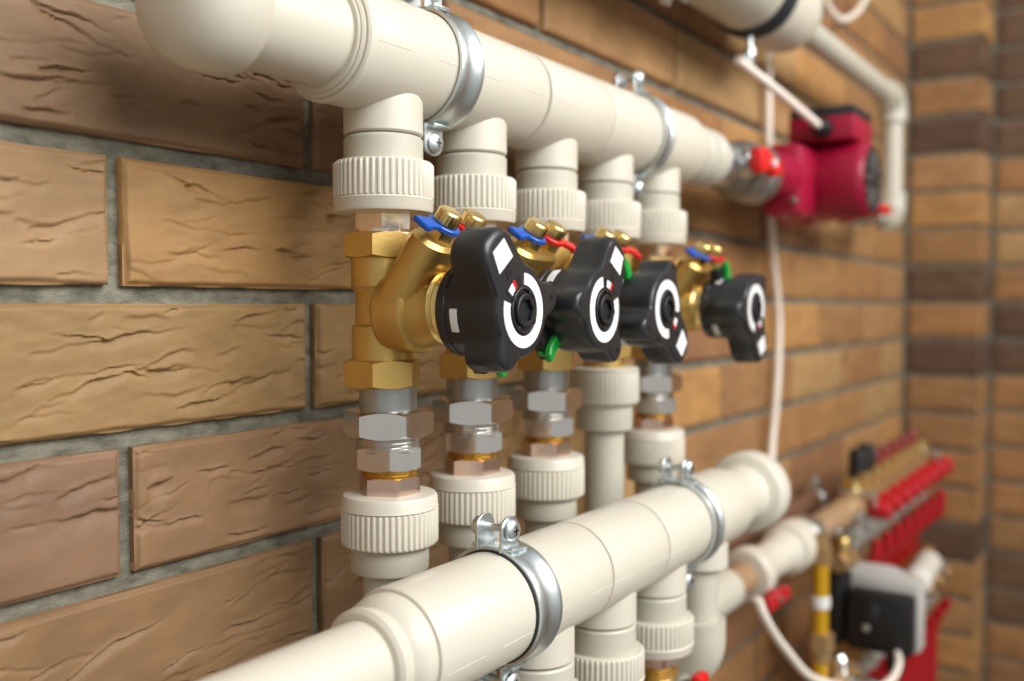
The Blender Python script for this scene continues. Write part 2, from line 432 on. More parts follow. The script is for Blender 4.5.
# ------------------------------------------------------------------ pipe clamps
def clamp(name, label, x, y, z, r, w, wall_len, mband=ZINC, liner=0, ears=(1, -1), group='pipe clamps'):
    t = thing(name, label, 'clamp', (x, y, z), group)
    mb = MB(); g = .0009
    mb.lathe([(r+g, -w/2), (r+.0030, -w/2), (r+.0034, -w/2+.001), (r+.0028, -w*.22), (r+.0028, w*.1), (r+.0042, w*.22), (r+.0042, w*.36), (r+.0030, w*.44), (r+.0030, w/2), (r+g, w/2), (r+g, -w/2)], AX['x'], 72, cap0=False, cap1=False)
    mb.build('band', mband, t)
    if liner:
        mb = MB(); mb.tubewall(r+.0012, r-.0003, -w/2-liner, w/2+.0004, AX['x'], 72, .0003); mb.build('rubber_liner', RUBBER, t, label='dark rubber edge of the clamp')
    for s_ in ears:
        for q in (-1, 1):
            mb = MB(); ew = .0085
            poly = [(-ew, 0), (ew, 0), (ew, .013)]+[(ew*math.cos(a), .013+ew*.75*math.sin(a)) for a in np.linspace(.25, PI-.25, 7)]+[(-ew, .013)]
            M = T(-.005, q*.0085, s_*(r+.001)) @ Matrix.Rotation(PI/2 if s_ > 0 else -PI/2, 4, 'X')
            mb.prism(poly, -.0010, .0010, M, .0004)
            # curl that joins the ear to the band
            mb.box((-.003, q*.011, s_*(r+.0024)), (w*.7, .008, .0022), bev=.0008)
            mb.build('ear', mband, t)
        mb = MB(); zc = s_*(r+.0125)
        mb.lathe([(.0026, -.0125), (.0026, .0125)], T(-.005, 0, zc) @ AX['-y'], 16)
        mb.lathe([(.0052, .0096), (.0062, .0102), (.0062, .0116), (.0050, .0128), (.0030, .0134)], T(-.005, 0, zc) @ AX['-y'], 24)
        mb.hexnut(.0055, -.0145, -.0098, T(-.005, 0, zc) @ AX['-y'])
        b = mb.build('bolt', mband, t)
        mb = MB(); mb.box((0, 0, .01325), (.0010, .0055, .0009), T(-.005, 0, zc) @ AX['-y'], .0002); mb.box((0, 0, .01325), (.0055, .0010, .0009), T(-.005, 0, zc) @ AX['-y'], .0002)
        mb.build('cross_slot', BLACKD, b)
    if wall_len:
        mb = MB(); mb.lathe([(.004, r), (.004, r+wall_len)], AX['y'], 16); mb.hexnut(.0075, r+.001, r+.007, AX['y'])
        mb.build('wall_stud', ZINC, t)
    return t
clamp('pipe_clamp', 'wide galvanised clamp around the top manifold above the gap between first and second risers', .4615, PY, UZ, UR, .022, .040)
clamp('pipe_clamp', 'narrow galvanised clamp near the right end of the top manifold', .738, PY, UZ, UR, .016, .040)

# ------------------------------------------------------------------ upper threaded couplings
def upper_coupling(label):
    t = thing('threaded_coupling', label, 'coupling', (PIPES[0], PY, 1.3532), 'ribbed couplings under the top manifold')
    z = lambda a: a-1.3557
    mb = MB(); mb.lathe([(.0205, z(1.4030)), (.0205, z(1.4004)), (.0222, z(1.3998)), (.0232, z(1.3985)), (.0232, z(1.3850))][::-1], None, 56); mb.build('neck', PPR2, t)
    ribbed_collar(.0295, z(1.3557), z(1.3855), .0078).build('ribbed_collar', PPR, t)
    mb = MB(); mb.hexnut(.0182, z(1.3462), z(1.3575), None, R(8), True, False)
    mb.lathe([(.0152, z(1.3400)), (.0165, z(1.3405)), (.0165, z(1.3466))], None, 40); mb.build('hex_insert', NICKEL, t, label='nickel plated hexagon insert')
    return t
ULAB = ['ribbed cream plastic coupling above the foremost valve, under the first tee of the top manifold',
        'ribbed cream plastic coupling second from the left under the top manifold',
        'ribbed cream plastic coupling in the middle of the five under the top manifold',
        'ribbed cream plastic coupling fourth from the left under the top manifold',
        'ribbed cream plastic coupling under the last tee of the top manifold']
uc = upper_coupling(ULAB[0])
for i in range(1, 5): dup(uc, (PIPES[i], PY, 1.3532), ULAB[i])

# ------------------------------------------------------------------ balancing valves
VZ = 1.2995
def valve(label):
    t = thing('balancing_valve', label, 'valve', (PIPES[0], PY, VZ), 'balancing valves with black knobs')
    z = lambda a: a-VZ
    mb = MB()                                            # vertical run of the body
    mb.hexnut(.0228, z(1.3285), z(1.3432), None, R(-4), True, True)
    mb.lathe([(.0178, z(1.3300)), (.0180, z(1.3280)), (.0180, z(1.3120)), (.0158, z(1.3085)), (.0156, z(1.2900)), (.0172, z(1.2893)), (.0178, z(1.2885)), (.0178, z(1.2660))][::-1], None, 56)
    mb.hexnut(.0236, z(1.2530), z(1.2692), None, R(-4), True, True)
    # round side chamber pointing away from the wall
    mb.lathe([(.010, .003), (.0150, .006), (.0215, .0085), (.0232, .0105), (.0236, .0130), (.0236, .0290), (.0226, .0310), (.0205, .0320), (.0190, .0400), (.0178, .044), (.0178, .052)], T(0, 0, z(1.297)) @ AX['-y'], 60)
    mb.build('body', BRASS, t)
    # slanted flat block that carries the two test points
    d = Vector((0, -.588, .809)).normalized()
    M = aim((.001, -.016, z(1.297)), d)
    poly = []
    hx, hy = .0245, .0125
    for cx, a0 in ((hx-hy, -PI/2), (-(hx-hy), PI/2)):
        for k in range(13): a = a0+PI*k/12; poly.append((cx+hy*math.cos(a), hy*math.sin(a)))
    # orient the long side of the slot along x
    Mx = Matrix.Translation((.001, -.016, z(1.297))) @ Matrix(((1, 0, 0, 0), (0, d.z, d.y, 0), (0, -d.y, d.z, 0), (0, 0, 0, 1)))
    mb = MB(); mb.prism(poly, -.006, .0515, Mx, .0025); mb.build('test_point_block', BRASS, t)
    for q, colm, nm in ((-1, BLUE, 'blue'), (1, RED, 'red')):
        Mp = Mx @ T(.0038+q*.0122, .0005, .0515)
        mb = MB(); mb.hexnut(.0086, -.001, .0058, Mp, R(10)); mb.lathe([(.0062, .0056), (.0062, .0090)], Mp, 24)
        tp = mb.build('test_point', BRASSB, t)
        mb = MB(); mb.tubewall(.0098, .0060, .0062, .0092, Mp, 32, .0006)
        ang = R(178) if q < 0 else R(-35)
        Mt = Mp @ Matrix.Rotation(ang, 4, 'Z')
        mb.box((.0125, 0, .0078), (.0095, .0100, .0030), Mt, .0009)
        mb.box((.0178, 0, .0072), (.0056, .0118, .0038), Mt, .0012)
        mb.build('ring', colm, tp, label=nm+' plastic ring and strap')
        mb = MB(); n = 96
        mb.lathe([(.0064, .0092), (.0071, .0097), (.0071, .0160), (.0069, .0166), (.0061, .0173), (.0030, .0175)], Mp, n, lambda j, k, a, r: r+(.00022 if (k % 4 < 2 and j in (1, 2)) else 0))
        mb.build('cap', BRASSB, tp)
    mb = MB(); mb.lathe([(.0150, .0460), (.0198, .0462), (.0206, .0472), (.0200, .0480), (.0206, .0488), (.0200, .0496), (.0204, .0506), (.0188, .0545), (.0180, .0600)], T(0, 0, 0) @ AX['-y'], 56)
    mb.build('bonnet_ring', BRASSB, t)
    # ---- knob: face centre is its origin, outward is -y
    KY = .0974
    A = AX['-y']                                          # local z -> -y ; local x stays x, local y -> z
    n = 180
    def ear(a, a0, amp, sig):
        dd = (a-a0+PI) % (2*PI)-PI
        return amp*math.exp(-(abs(dd)/sig)**3.2)
    def RR(a, s_=1., r0=.0262): return r0+s_*(ear(a, PI/2, .0238, .46)+ear(a, PI/2-R(113), .0136, .30)+ear(a, PI/2+R(113), .0100, .32))
    rows = []
    for w, r0, s_ in ((-.0235, .0240, .0), (-.0235, .0255, .35), (-.0228, .0262, .93), (-.0205, .0264, 1.), (-.0030, .0258, 1.), (-.0014, .0253, .98), (-.0003, .0242, .95), (0, .0228, .92)):
        rows.append([(RR(2*PI*k/n, s_, r0)*math.cos(2*PI*k/n), RR(2*PI*k/n, s_, r0)*math.sin(2*PI*k/n), w) for k in range(n)])
    mb = MB(); mb.rings(rows, A)
    def notch(j, k, a, r): return r-(.0010 if (j in (3, 4) and k % 15 == 0) else 0)
    mb.lathe([(.0180, -.0412), (.0236, -.0412), (.0250, -.0404), (.0256, -.0386), (.0256, -.0350), (.0249, -.0345), (.0249, -.0337), (.0256, -.0333), (.0260, -.0200)], A, 90, notch)
    k = mb.build('knob', BLACK, t, (0, -KY, 0), label='black three-lobed plastic knob')
    def annulus(r0, r1, a0, a1, w, m=60):
        mb = MB(); v = []; f = []
        for j in range(m+1):
            a = a0+(a1-a0)*j/m
            for r_ in (r0, r1):
                for ww in (w-.0004, w): v.append((r_*math.cos(a), r_*math.sin(a), ww))
        for j in range(m):
            i = j*4
            f += [(i+1, i+3, i+7, i+5), (i, i+4, i+6, i+2), (i, i+1, i+5, i+4), (i+2, i+6, i+7, i+3)]
        f += [(0, 2, 3, 1), (m*4, m*4+1, m*4+3, m*4+2)]
        mb.add(v, f, A); return mb
    annulus(.0138, .0202, PI/2+R(38), PI/2+R(322), .0004).build('scale_ring', WHITE, k, label='white printed ring on the knob face')
    mb = MB(); mb.prism([(-.0082, .0295), (.0082, .0295), (.0066, .0420), (-.0066, .0420)], .0, .0005, A, .0001); mb.build('index_label', WHITE, k)
    mb = MB(); mb.prism([(-.0026, .0222), (.0026, .0222), (.0026, .0272), (-.0026, .0272)], -.0004, .0003, A, .0001)
    mb.build('recess', BLACKD, k)
    for a in (PI/2-R(113), PI/2+R(113)):
        mb = MB(); mb.lathe([(.0014, -.001), (.0014, .0003)], A @ T(.0318*math.cos(a), .0318*math.sin(a), 0), 14); mb.build('rivet_hole', BLACKD, k)
    annulus(.0136, .0196, PI/2-R(26), PI/2+R(26), .0002, 12).build('scale_window', BLACKD, k)
    annulus(.0140, .0186, PI/2+R(2), PI/2+R(20), .0005, 8).build('scale_drum', WHITE, k)
    annulus(.0140, .0190, PI/2-R(6), PI/2+R(1), .0006, 4).build('pointer', RED, k)
    mb = MB(); mb.lathe([(.0128, -.004), (.0128, .0008), (.0120, .0012), (.0112, .0010), (.0104, -.0006), (.0098, -.0006), (.0092, .0020), (.0084, .0024)], A, 48, cap0=False, cap1=False)
    rows = []
    for w, rad in ((.0024, .0084), (.0022, .0068), (-.006, .0064), (-.0062, .0005)):
        ring = []
        for j in range(48):
            a = 2*PI*j/48; q = rad
            if w < .0023 and rad > .001: q = rad*.87/math.cos(((a+PI/6) % (PI/3))-PI/6)
            ring.append((q*math.cos(a), q*math.sin(a), w))
        rows.append(ring)
    mb.rings(rows, A, False, True)
    for a in (0, PI/2, PI, 3*PI/2): mb.box((.0112, 0, .0010), (.0026, .0030, .0010), A @ Matrix.Rotation(a+.4, 4, 'Z'), .0003)
    mb.build('hex_hub', BLACKD, k)
    for a in (R(65), R(178), R(290)):
        mb = MB(); rows = []
        aa = [PI/2+a+R(-14+28*j/10) for j in range(11)]
        for r_, w in ((.0256, -.0300), (.02625, -.0300), (.02645, -.0256), (.0258, -.0256)): rows.append([(r_*math.cos(q), r_*math.sin(q), w) for q in aa])
        mb.rings(rows, A, False, False, False); mb.build('skirt_mark', WHITE, k)
    mb = MB(); Ml = A @ Matrix.Rotation(PI/2+R(165), 4, 'Z')
    mb.box((.0300, 0, -.0310), (.0100, .0190, .0090), Ml, .0012); b = mb.build('lock_box', BLACKD, k)
    mb = MB(); mb.prism([(.0245, -.0035), (.0350, -.0040), (.0400, -.0015), (.0415, .0030), (.0385, .0042), (.0345, .0030), (.0245, .0035)], -.0260, -.0215, Ml, .0008)
    mb.box((.0356, .002, -.0310), (.0016, .0040, .0040), Ml, .0005)
    mb.build('lock_tab', GREEN, b, label='green plastic locking tab')
    return t
VLAB = ['brass balancing valve with black knob nearest the camera, white index pointing up left',
        'brass balancing valve with black knob second from the left, white index pointing up right',
        'brass balancing valve with black knob third from the left, white index pointing down right',
        'blurred brass balancing valve with black knob on the far riser, apart from the other three']
v0 = valve(VLAB[0]); vals = [v0]
for lab, i in zip(VLAB[1:], (1, 2, 4)): vals.append(dup(v0, (PIPES[i], PY, VZ), lab))
for v_, a, rz, dx in zip(vals, (127, 60, -44, -64), (2.6, 3.2, 1.6, 1.0), (-.002, 0, 0, -.006)):
    k = child(v_, 'knob')[0]; k.rotation_euler = (0, R(90-a), 0)
    v_.rotation_euler = (0, 0, R(rz)); v_.location.x += dx; v_.location.z -= .0015; k.location.z -= .0012

# ------------------------------------------------------------------ unions and couplings below the valves
def union_nut(label):
    t = thing('pipe_union', label, 'union', (PIPES[0]+.0030, PY, 1.2000), 'chromed unions below the valves')
    z = lambda a: a-1.2000
    mb = MB(); mb.lathe([(.0172, z(1.2360)), (.0172, z(1.2526)), (.0168, z(1.2530)), (.0160, z(1.2535))], None, 48); mb.build('steel_stub', STEEL, t)
    mb = MB(); mb.hexnut(.0272, z(1.2218), z(1.2378), None, R(34), True, True, .6); mb.build('union_nut', CHROME, t)
    mb = MB(); mb.lathe([(.0180, z(1.2120))]+[(.0196 if q % 2 else .0182, z(1.2128)+q*.0010) for q in range(10)]+[(.018, z(1.2230))], None, 48)
    mb.build('thread', CHROME, t)
    mb = MB(); mb.hexnut(.0215, z(1.2026), z(1.2168), None, R(14), True, True, .5); mb.build('lock_nut', CHROME, t)
    return t
NLAB = ['chromed hexagon union below the foremost valve, fully in view', 'chromed hexagon union below the second valve knob',
        'chromed hexagon union below the third riser, left of the plain grey riser', 'blurred chromed hexagon union on the last riser, right of the plain grey riser']
u0 = union_nut(NLAB[0])
for lab, i in zip(NLAB[1:], (1, 2, 4)): dup(u0, (PIPES[i], PY, 1.2000), lab)

def lower_coupling(label):
    t = thing('threaded_coupling', label, 'coupling', (PIPES[0]+.0040, PY, 1.1575), 'ribbed couplings behind the lower manifold')
    z = lambda a: a-1.1575
    mb = MB(); mb.lathe([(.0150, z(1.1970))]+[(.0174 if q % 2 else .0160, z(1.1975)+q*.0009) for q in range(7)]+[(.0150, z(1.2040))], None, 48); mb.build('brass_thread', BRASSB, t)
    mb = MB(); mb.hexnut(.0188, z(1.1860), z(1.1985), None, R(27), True, False); mb.build('hex_insert', COPPER, t, label='coppery hexagon insert')
    ribbed_collar(.0290, z(1.1575), z(1.1880), .0085, True).build('ribbed_collar', PPR, t)
    mb = MB(); mb.lathe([(.0205, z(1.1410)), (.0226, z(1.1416)), (.0233, z(1.1430)), (.0233, z(1.1580))], None, 56); mb.build('neck', PPR2, t)
    mb = MB(); mb.lathe([(.0160, z(.80)), (.0160, z(1.1420))], None, 40); mb.build('pipe', PPR2, t)
    return t
LLAB = ['ribbed cream coupling with coppery hexagon at the bottom of the foremost riser', 'ribbed cream coupling at the bottom of the second riser, beside the near clamp ears',
        'ribbed cream coupling at the bottom of the third riser', 'ribbed cream coupling at the bottom of the last riser, next to the far clamp']
l0 = lower_coupling(LLAB[0])
for lab, i in zip(LLAB[1:], (1, 2, 4)): lx = dup(l0, (PIPES[i], PY, 1.1575), lab)
mb = MB(); mb.lathe([(.0160, 1.0215-1.1575), (.0160, 1.1420-1.1575)], None, 40); short = mb.build('pipe', PPR2)
p5 = child(lx, 'pipe')[0]; p5.data = short.data; bpy.data.objects.remove(short)
# ring seen under the last coupling is the same part; the plain riser has its own socket higher up
t = thing('plain_riser', 'grey cream riser pipe with a high ribbed socket and no chrome, fourth from the left', 'pipe', (PIPES[3], PY, 1.0))
z = lambda a: a-1.0
mb = MB(); n_ = 46; ribs(mb, .0288, z(1.2190), z(1.2455), nr=46, depth=.0008); mb.lathe([(.0276, z(1.2440)), (.0286, z(1.2460)), (.0284, z(1.2480)), (.0262, z(1.2490))], None, 60); mb.build('ribbed_collar', PPR2, t)
mb = MB(); mb.lathe([(.0200, z(1.1970)), (.0226, z(1.1976)), (.0234, z(1.1992)), (.0234, z(1.2200))], None, 56); mb.build('socket', PPR2, t)
mb = MB(); mb.lathe([(.0165, -.2), (.0165, z(1.1990))], None, 48); p_ = mb.build('pipe', PPR2, t)
mb = MB(); rr_ = random.Random(4)
for q in range(20):
    zz = z(1.030)+q*.0085; a = R(-62)
    M = T(.01655*math.cos(a), .01655*math.sin(a), zz) @ Matrix.Rotation(a, 4, 'Z')
    mb.box((0, 0, 0), (.0003, .0016+rr_.random()*.001, .0030+rr_.random()*.003), M, .0001)
mb.build('printed_marks', LENS, p_, label='line of tiny dark printed dashes')
t = thing('brass_check_valve', 'plain brass fitting with hexagon ends hidden behind the knobs on the fourth riser', 'valve', (PIPES[3], PY, 1.25))
z = lambda a: a-1.25
mb = MB(); mb.lathe([(.0165, z(1.2490)), (.0172, z(1.2500)), (.0172, z(1.2570)), (.0165, z(1.258)), (.0178, z(1.262)), (.0210, z(1.275)), (.0210, z(1.310)), (.0178, z(1.328)), (.0178, z(1.334))], None, 48); mb.build('body', BRASS, t)
for a_, b_ in ((1.2565, 1.270), (1.3290, 1.3435)):
    mb = MB(); mb.hexnut(.0226, z(a_), z(b_), None, R(14)); mb.build('hex_end', BRASS, t)

# ------------------------------------------------------------------ lower (return) manifold
lm = thing('return_manifold', 'thick cream plastic manifold pipe crossing the front bottom with four downward tees', 'pipe', (0, LY, LZ))
mb = MB(); mb.lathe([(.0209, -.35), (.0209, .36)], AX['x'], 64); mb.build('pipe', PPR, lm)
mb = MB(); mb.lathe([(.0210, .3265), (.0240, .3268), (.0260, .3285), (.0262, .3310), (.0252, .3335), (.0247, .3348), (.0245, .3362), (.0262, .3380), (.0282, .3412), (.0288, .3435), (.0288, .3515), (.0280, .3525)], AX['x'], 72, cap0=False); mb.build('reducer', PPR, lm)
mb = MB(); mb.lathe([(.0278, .3490), (.0304, .3495), (.0312, .3510), (.0312, .4362), (.0300, .4372), (.0288, .4376)], AX['x'], 72, cap0=False)
for a_, b_ in ((.353, .385), (.400, .428)): mb.tube([(a_, -math.cos(.25)*(LR-.0002), -math.sin(.25)*(LR-.0002)), (b_, -math.cos(.25)*(LR-.0002), -math.sin(.25)*(LR-.0002))], .0004, 8)
mb.build('sleeve', PPR, lm)
t1 = tee(LR, .0403, .0232, .0430).build('tee', PPR, lm, (TEES_L[0], 0, 0))
for x in TEES_L[1:]:
    o = t1.copy(); COL.objects.link(o); o.location = (x, 0, 0)
mb = MB(); mb.lathe([(.0305, .764), (.0298, .772), (.0275, .781), (.0258, .788), (.0252, .808), (.0262, .818), (.0345, .822), (.0362, .825), (.0362, .846), (.0340, .850), (.020, .851)], AX['x'], 72); mb.build('end_cap', PPR, lm)
clamp('pipe_clamp', 'galvanised clamp with upright bolted ears on the near part of the lower manifold', .4425, LY, LZ, LR, .022, 0, ZINC, .0010)
clamp('pipe_clamp', 'galvanised clamp on the far part of the lower manifold, near its end cap', .685, LY, LZ, LR, .017, 0)

def drop_coupling(label):
    t = thing('threaded_coupling', label, 'coupling', (TEES_L[0], LY, 1.0), 'ribbed couplings under the lower manifold')
    z = lambda a: a-1.0
    mb = MB(); mb.lathe([(.0232, z(1.0660)), (.0232, z(1.0838)), (.0224, z(1.0850)), (.0205, z(1.0854)), (.0205, z(1.0880))], None, 56); mb.build('neck', PPR2, t)
    ribbed_collar(.0288, z(1.0420), z(1.0680), .0070).build('ribbed_collar', PPR, t)
    mb = MB(); mb.hexnut(.0184, z(1.0320), z(1.0440), None, R(14), True, False); mb.build('hex_insert', COPPER, t)
    mb = MB(); mb.lathe([(.0150, z(1.0220))]+[(.0174 if q % 2 else .0160, z(1.0225)+q*.0010) for q in range(10)]+[(.015, z(1.0330))], None, 40); mb.build('brass_thread', BRASSB, t)
    mb = MB(); mb.hexnut(.0268, z(1.0050), z(1.0230), None, R(22)); mb.build('union_nut', CHROME, t)
    mb = MB(); mb.lathe([(.016, z(1.0045)), (.0165, z(1.0060))], None, 40); mb.build('seal', STEEL, t)
    return t
DLAB = ['ribbed cream coupling cut by the bottom edge, right of the lower clamp ears', 'ribbed cream coupling second under the lower manifold, cut by the bottom edge',
        'ribbed cream coupling under the lower manifold with its coppery hexagon showing below']
d0 = drop_coupling(DLAB[0])
for lab, x in zip(DLAB[1:], TEES_L[1:3]): dup(d0, (x, LY, 1.0), lab)

# drop pipe with elbow from the last lower tee, then a run along the wall
HY, HZ = -.0788, 1.000
t = thing('drop_pipe', 'cream plastic drop pipe with rounded elbow under the last lower tee', 'pipe', (TEES_L[3]-.002, LY, HZ))
mb = MB(); mb.lathe([(.0160, .034), (.0160, .092)], None, 48); mb.build('pipe', PPR2, t)
mb = MB(); mb.tube([(0, 0, .043), (0, 0, .030)]+arc((0, .026, .026), (0, -1, 0), (0, 0, -1), .026, 0, PI/2, 10)+[(0, .036, 0)], .0226, 40); mb.build('elbow', PPR2, t)
mb = MB(); mb.tube([(0, .034, 0), (0, .040, 0)]+arc((.025, .040, 0), (-1, 0, 0), (0, 1, 0), .025, 0, PI/2, 8)+[(.222, .065, 0)], .0222, 36); mb.build('wall_run', PPR2, t)

# ------------------------------------------------------------------ valve train to the floor heating manifold
def on_line(x): d_ = .378-.0549*(x-.87); return (x, -(WALL_DIST-d_), 1.3-.8*d_)
TROT = (0, -R(2.5), -R(3.1))
t = thing('shutoff_valve', 'cream plastic shut-off valve with dark red handle at the lower right', 'valve', on_line(.94)); t.rotation_euler = TROT
mb = MB(); mb.lathe([(.0165, .000), (.0165, .055)], AX['x'], 40); mb.build('nipple', TAN, t)
mb = MB(); mb.lathe([(.018, .050), (.0275, .052), (.0295, .055), (.0295, .072), (.0270, .078), (.0225, .086), (.0205, .105), (.0215, .140), (.0250, .155), (.0260, .170)], AX['x'], 56)
mb.lathe([(.0130, 0), (.0130, .024), (.0105, .028)], T(.064, 0, 0) @ Matrix.Rotation(R(40), 4, 'X') @ AX['-y'], 36)
mb.build('body', PPR, t)
mb = MB(); mb.lathe([(.024, .165), (.0295, .167), (.0305, .171), (.0295, .178), (.0305, .184), (.0305, .205), (.0285, .212), (.0250, .216)], AX['x'], 56); mb.build('collar', PPR, t)
mb = MB(); mb.tubewall(.0280, .020, .214, .226, AX['x'], 48, .001); mb.hexnut(.0265, .226, .250, AX['x'], R(10)); mb.build('union_nut', ZINC, t)
mb = MB(); M = T(.058, -.024, -.020) @ AX['-y']
mb.lathe([(.0085, 0), (.0095, .002), (.0095, .012), (.008, .014)], M, 24)
mb.box((-.017, 0, .010), (.026, .015, .012), M, .004); mb.box((.018, 0, .010), (.024, .015, .012), M, .004)
h = mb.build('handle', REDH, t, label='dark red butterfly handle')
mb = MB(); mb.lathe([(.0035, .013), (.0035, .0165)], M, 12); mb.build('screw', ZINC, h)

t = thing('lever_valve', 'brass valve at the bottom edge with a small bright red lever under the rounded elbow', 'valve', (TEES_L[2], LY, .975))
mb = MB(); mb.lathe([(.0170, -.030), (.0185, -.026), (.0185, .022), (.0170, .029)], None, 32); mb.lathe([(.010, 0), (.010, .032), (.007, .036)], T(-.004, 0, 0) @ AX['-y'], 24); mb.build('body', BRASS, t)
mb = MB(); mb.box((-.006, -.039, .030), (.017, .009, .056), None, .003); mb.box((-.006, -.036, .002), (.017, .012, .018), None, .003); mb.build('lever', RED, t)

t = thing('feed_pipe', 'tan metal feed pipe with two bolts leading to the floor heating manifold', 'pipe', on_line(1.19)); t.rotation_euler = TROT
mb = MB(); mb.lathe([(.017, 0), (.0180, .004), (.0180, .13), (.0200, .135), (.0200, .165), (.018, .17)], AX['x'], 48); mb.build('tube', TAN, t)
for x in (.035, .12):
    mb = MB(); mb.hexnut(.007, .016, .026, T(x, 0, -.002) @ AX['-y']); mb.lathe([(.004, .025), (.004, .031)], T(x, 0, -.002) @ AX['-y'], 12); mb.build('bolt', ZINC, t)

# floor-heating manifold (supply) with caps, flow meters and eurocone nuts
def uf_manifold(label, loc, n, with_meters):
    t = thing('floor_heating_manifold', label, 'manifold', loc); t.rotation_euler = TROT
    mb = MB(); mb.lathe([(.018, -.03), (.0195, -.028), (.0195, n*.05-.005), (.017, n*.05)], AX['x'], 40); mb.build('bar', BRASSD, t)
    c0 = None
    for i in range(n):
        x = .025+i*.05
        if c0 is None:
            mb = MB(); M = T(x, -.010, -.002) @ Matrix.Rotation(R(4), 4, 'X') @ AX['-y']
            mb.lathe([(.0095, .006), (.0120, .008), (.0130, .012), (.0126, .034), (.0112, .038), (.007, .039)] if with_meters else [(.0080, .006), (.0100, .008), (.0105, .012), (.0100, .020), (.0085, .023), (.005, .024)], M, 40, lambda j, k, a, r: r+(.0006 if k % 4 < 2 and j in (2, 3) else 0))
            c0 = [mb.build('cap', CAPRED if with_meters else BRASSD, t, label='red cap' if with_meters else None)]
            mb = MB(); M = T(x, -.012, -.010) @ Matrix.Rotation(R(24), 4, 'X') @ AX['-z']
            mb.lathe([(.009, 0), (.009, .030)], M, 20); mb.hexnut(.0150, .028, .054, M, 0); c0.append(mb.build('eurocone_nut', GREYNUT, t))
            mb = MB(); mb.lathe([(.009, .012), (.012, .019), (.012, .027), (.0145, .028), (.0145, .034), (.0100, .037)], T(x, .004, 0), 24); c0.append(mb.build('brass_seat', BRASSB, t))
        else:
            for c in c0:
                o = c.copy(); COL.objects.link(o); o.location = (i*.05, 0, 0)
    if with_meters:
        mb = MB(); mb.lathe([(.0095, .026), (.0095, .046), (.007, .051)], T(.115, .016, 0), 20); fm = mb.build('flow_meter', DKRED, t, label='dark red flow meter tube')
        for i in range(1, n-2):
            o = fm.copy(); COL.objects.link(o); o.location = (i*.05, 0, 0)
    for x in (.012, n*.05-.045):
        mb = MB(); mb.box((x, -.006, .0205), (.012, .050, .004), None, .001); mb.box((x, -.030, .012), (.012, .004, .020), None, .001); mb.build('bracket', ZINC, t)
    return t
uf_manifold('upper brass floor heating manifold with a row of red caps in the far right corner', on_line(1.345), 8, True)
uf_manifold('lower brass floor heating manifold behind the black pump at the right', (1.300, -.122, .848), 8, False)
vt = None
for x, lab in ((1.420, 'black air vent cylinder left of its twin on the manifold inlet'), (1.462, 'black air vent cylinder right of its twin on the manifold inlet')):
    if vt is None:
        vt = thing('air_vent', lab, 'vent', (x, -.092, 1.014), 'black air vents')
        mb = MB(); mb.hexnut(.012, 0, .020, None); mb.lathe([(.008, .018), (.008, .03)], None, 20); mb.build('brass_base', BRASSB, vt)
        mb = MB(); mb.lathe([(.010, .024), (.0125, .026), (.013, .030), (.013, .070), (.0115, .075), (.005, .077)], None, 32); mb.build('cap', BLACKD, vt)
    else: dup(vt, (x, -.094, 1.016), lab)
# red tubes dropping from both manifolds
for i in range(8):
    x = 1.370+i*.05; y_ = -.134-.0027*i
    mb = MB(); mb.tube([(x, y_+.003, .972+.0022*i), (x, y_+.004, .950), (x, -.112, .915), (x, -.100, .80), (x, -.100, .70), (x, -.100, .40), (x, -.100, .02)], .0085, 16, 4)
    o = tag(mb.build('heating_tube', REDPEX), 'red plastic heating tube in the row hanging from the upper corner manifold', 'pipe', 'red tubes under the upper manifold')
for i in range(8):
    x = 1.325+i*.05; y_ = -.158-.0027*i
    mb = MB(); mb.tube([(x, y_+.004, .800+.0022*i), (x, -.152, .77), (x, -.150, .71), (x, -.148, .62), (x, -.148, .40), (x, -.148, .02)], .0085, 16, 4)
    tag(mb.build('heating_tube', REDPEX), 'red plastic heating tube in the row hanging from the lower corner manifold', 'pipe', 'red tubes under the lower manifold')
# white actuator body above the lower manifold
t = thing('actuator', 'white plastic actuator head behind the grey and black pump', 'actuator', (1.46, -.158, .880))
mb = MB(); mb.lathe([(.014, 0), (.0165, .003), (.019, .05), (.0195, .135), (.016, .140)], Matrix.Rotation(R(-6), 4, 'Y') @ AX['x'], 40); mb.build('body', PPR, t)
mb = MB(); mb.tubewall(.0200, .016, .040, .052, Matrix.Rotation(R(-6), 4, 'Y') @ AX['x'], 40, .001); mb.build('lock_ring', WHITE, t)
# brown pipe along the wall with a clamp
mb = MB(); mb.tube([(.72, -.028, 1.03), (1.30, -.030, 1.012), (1.62, -.030, 1.002)], .014, 24)
tag(mb.build('wall_pipe', BROWNPIPE), 'dark brown pipe lying close to the brick wall behind the tan feed pipe', 'pipe')
t = thing('pipe_bracket', 'small metal bracket holding the dark brown wall pipe', 'clamp', (1.42, -.030, 1.008))
mb = MB(); mb.tubewall(.0175, .0142, -.008, .008, AX['x'], 32, .0008); mb.build('band', ZINC, t)
mb = MB(); mb.hexnut(.009, .016, .030, T(0, 0, 0), 0); mb.lathe([(.005, .028), (.005, .036)], None, 14); mb.build('bolt', ZINC, t)

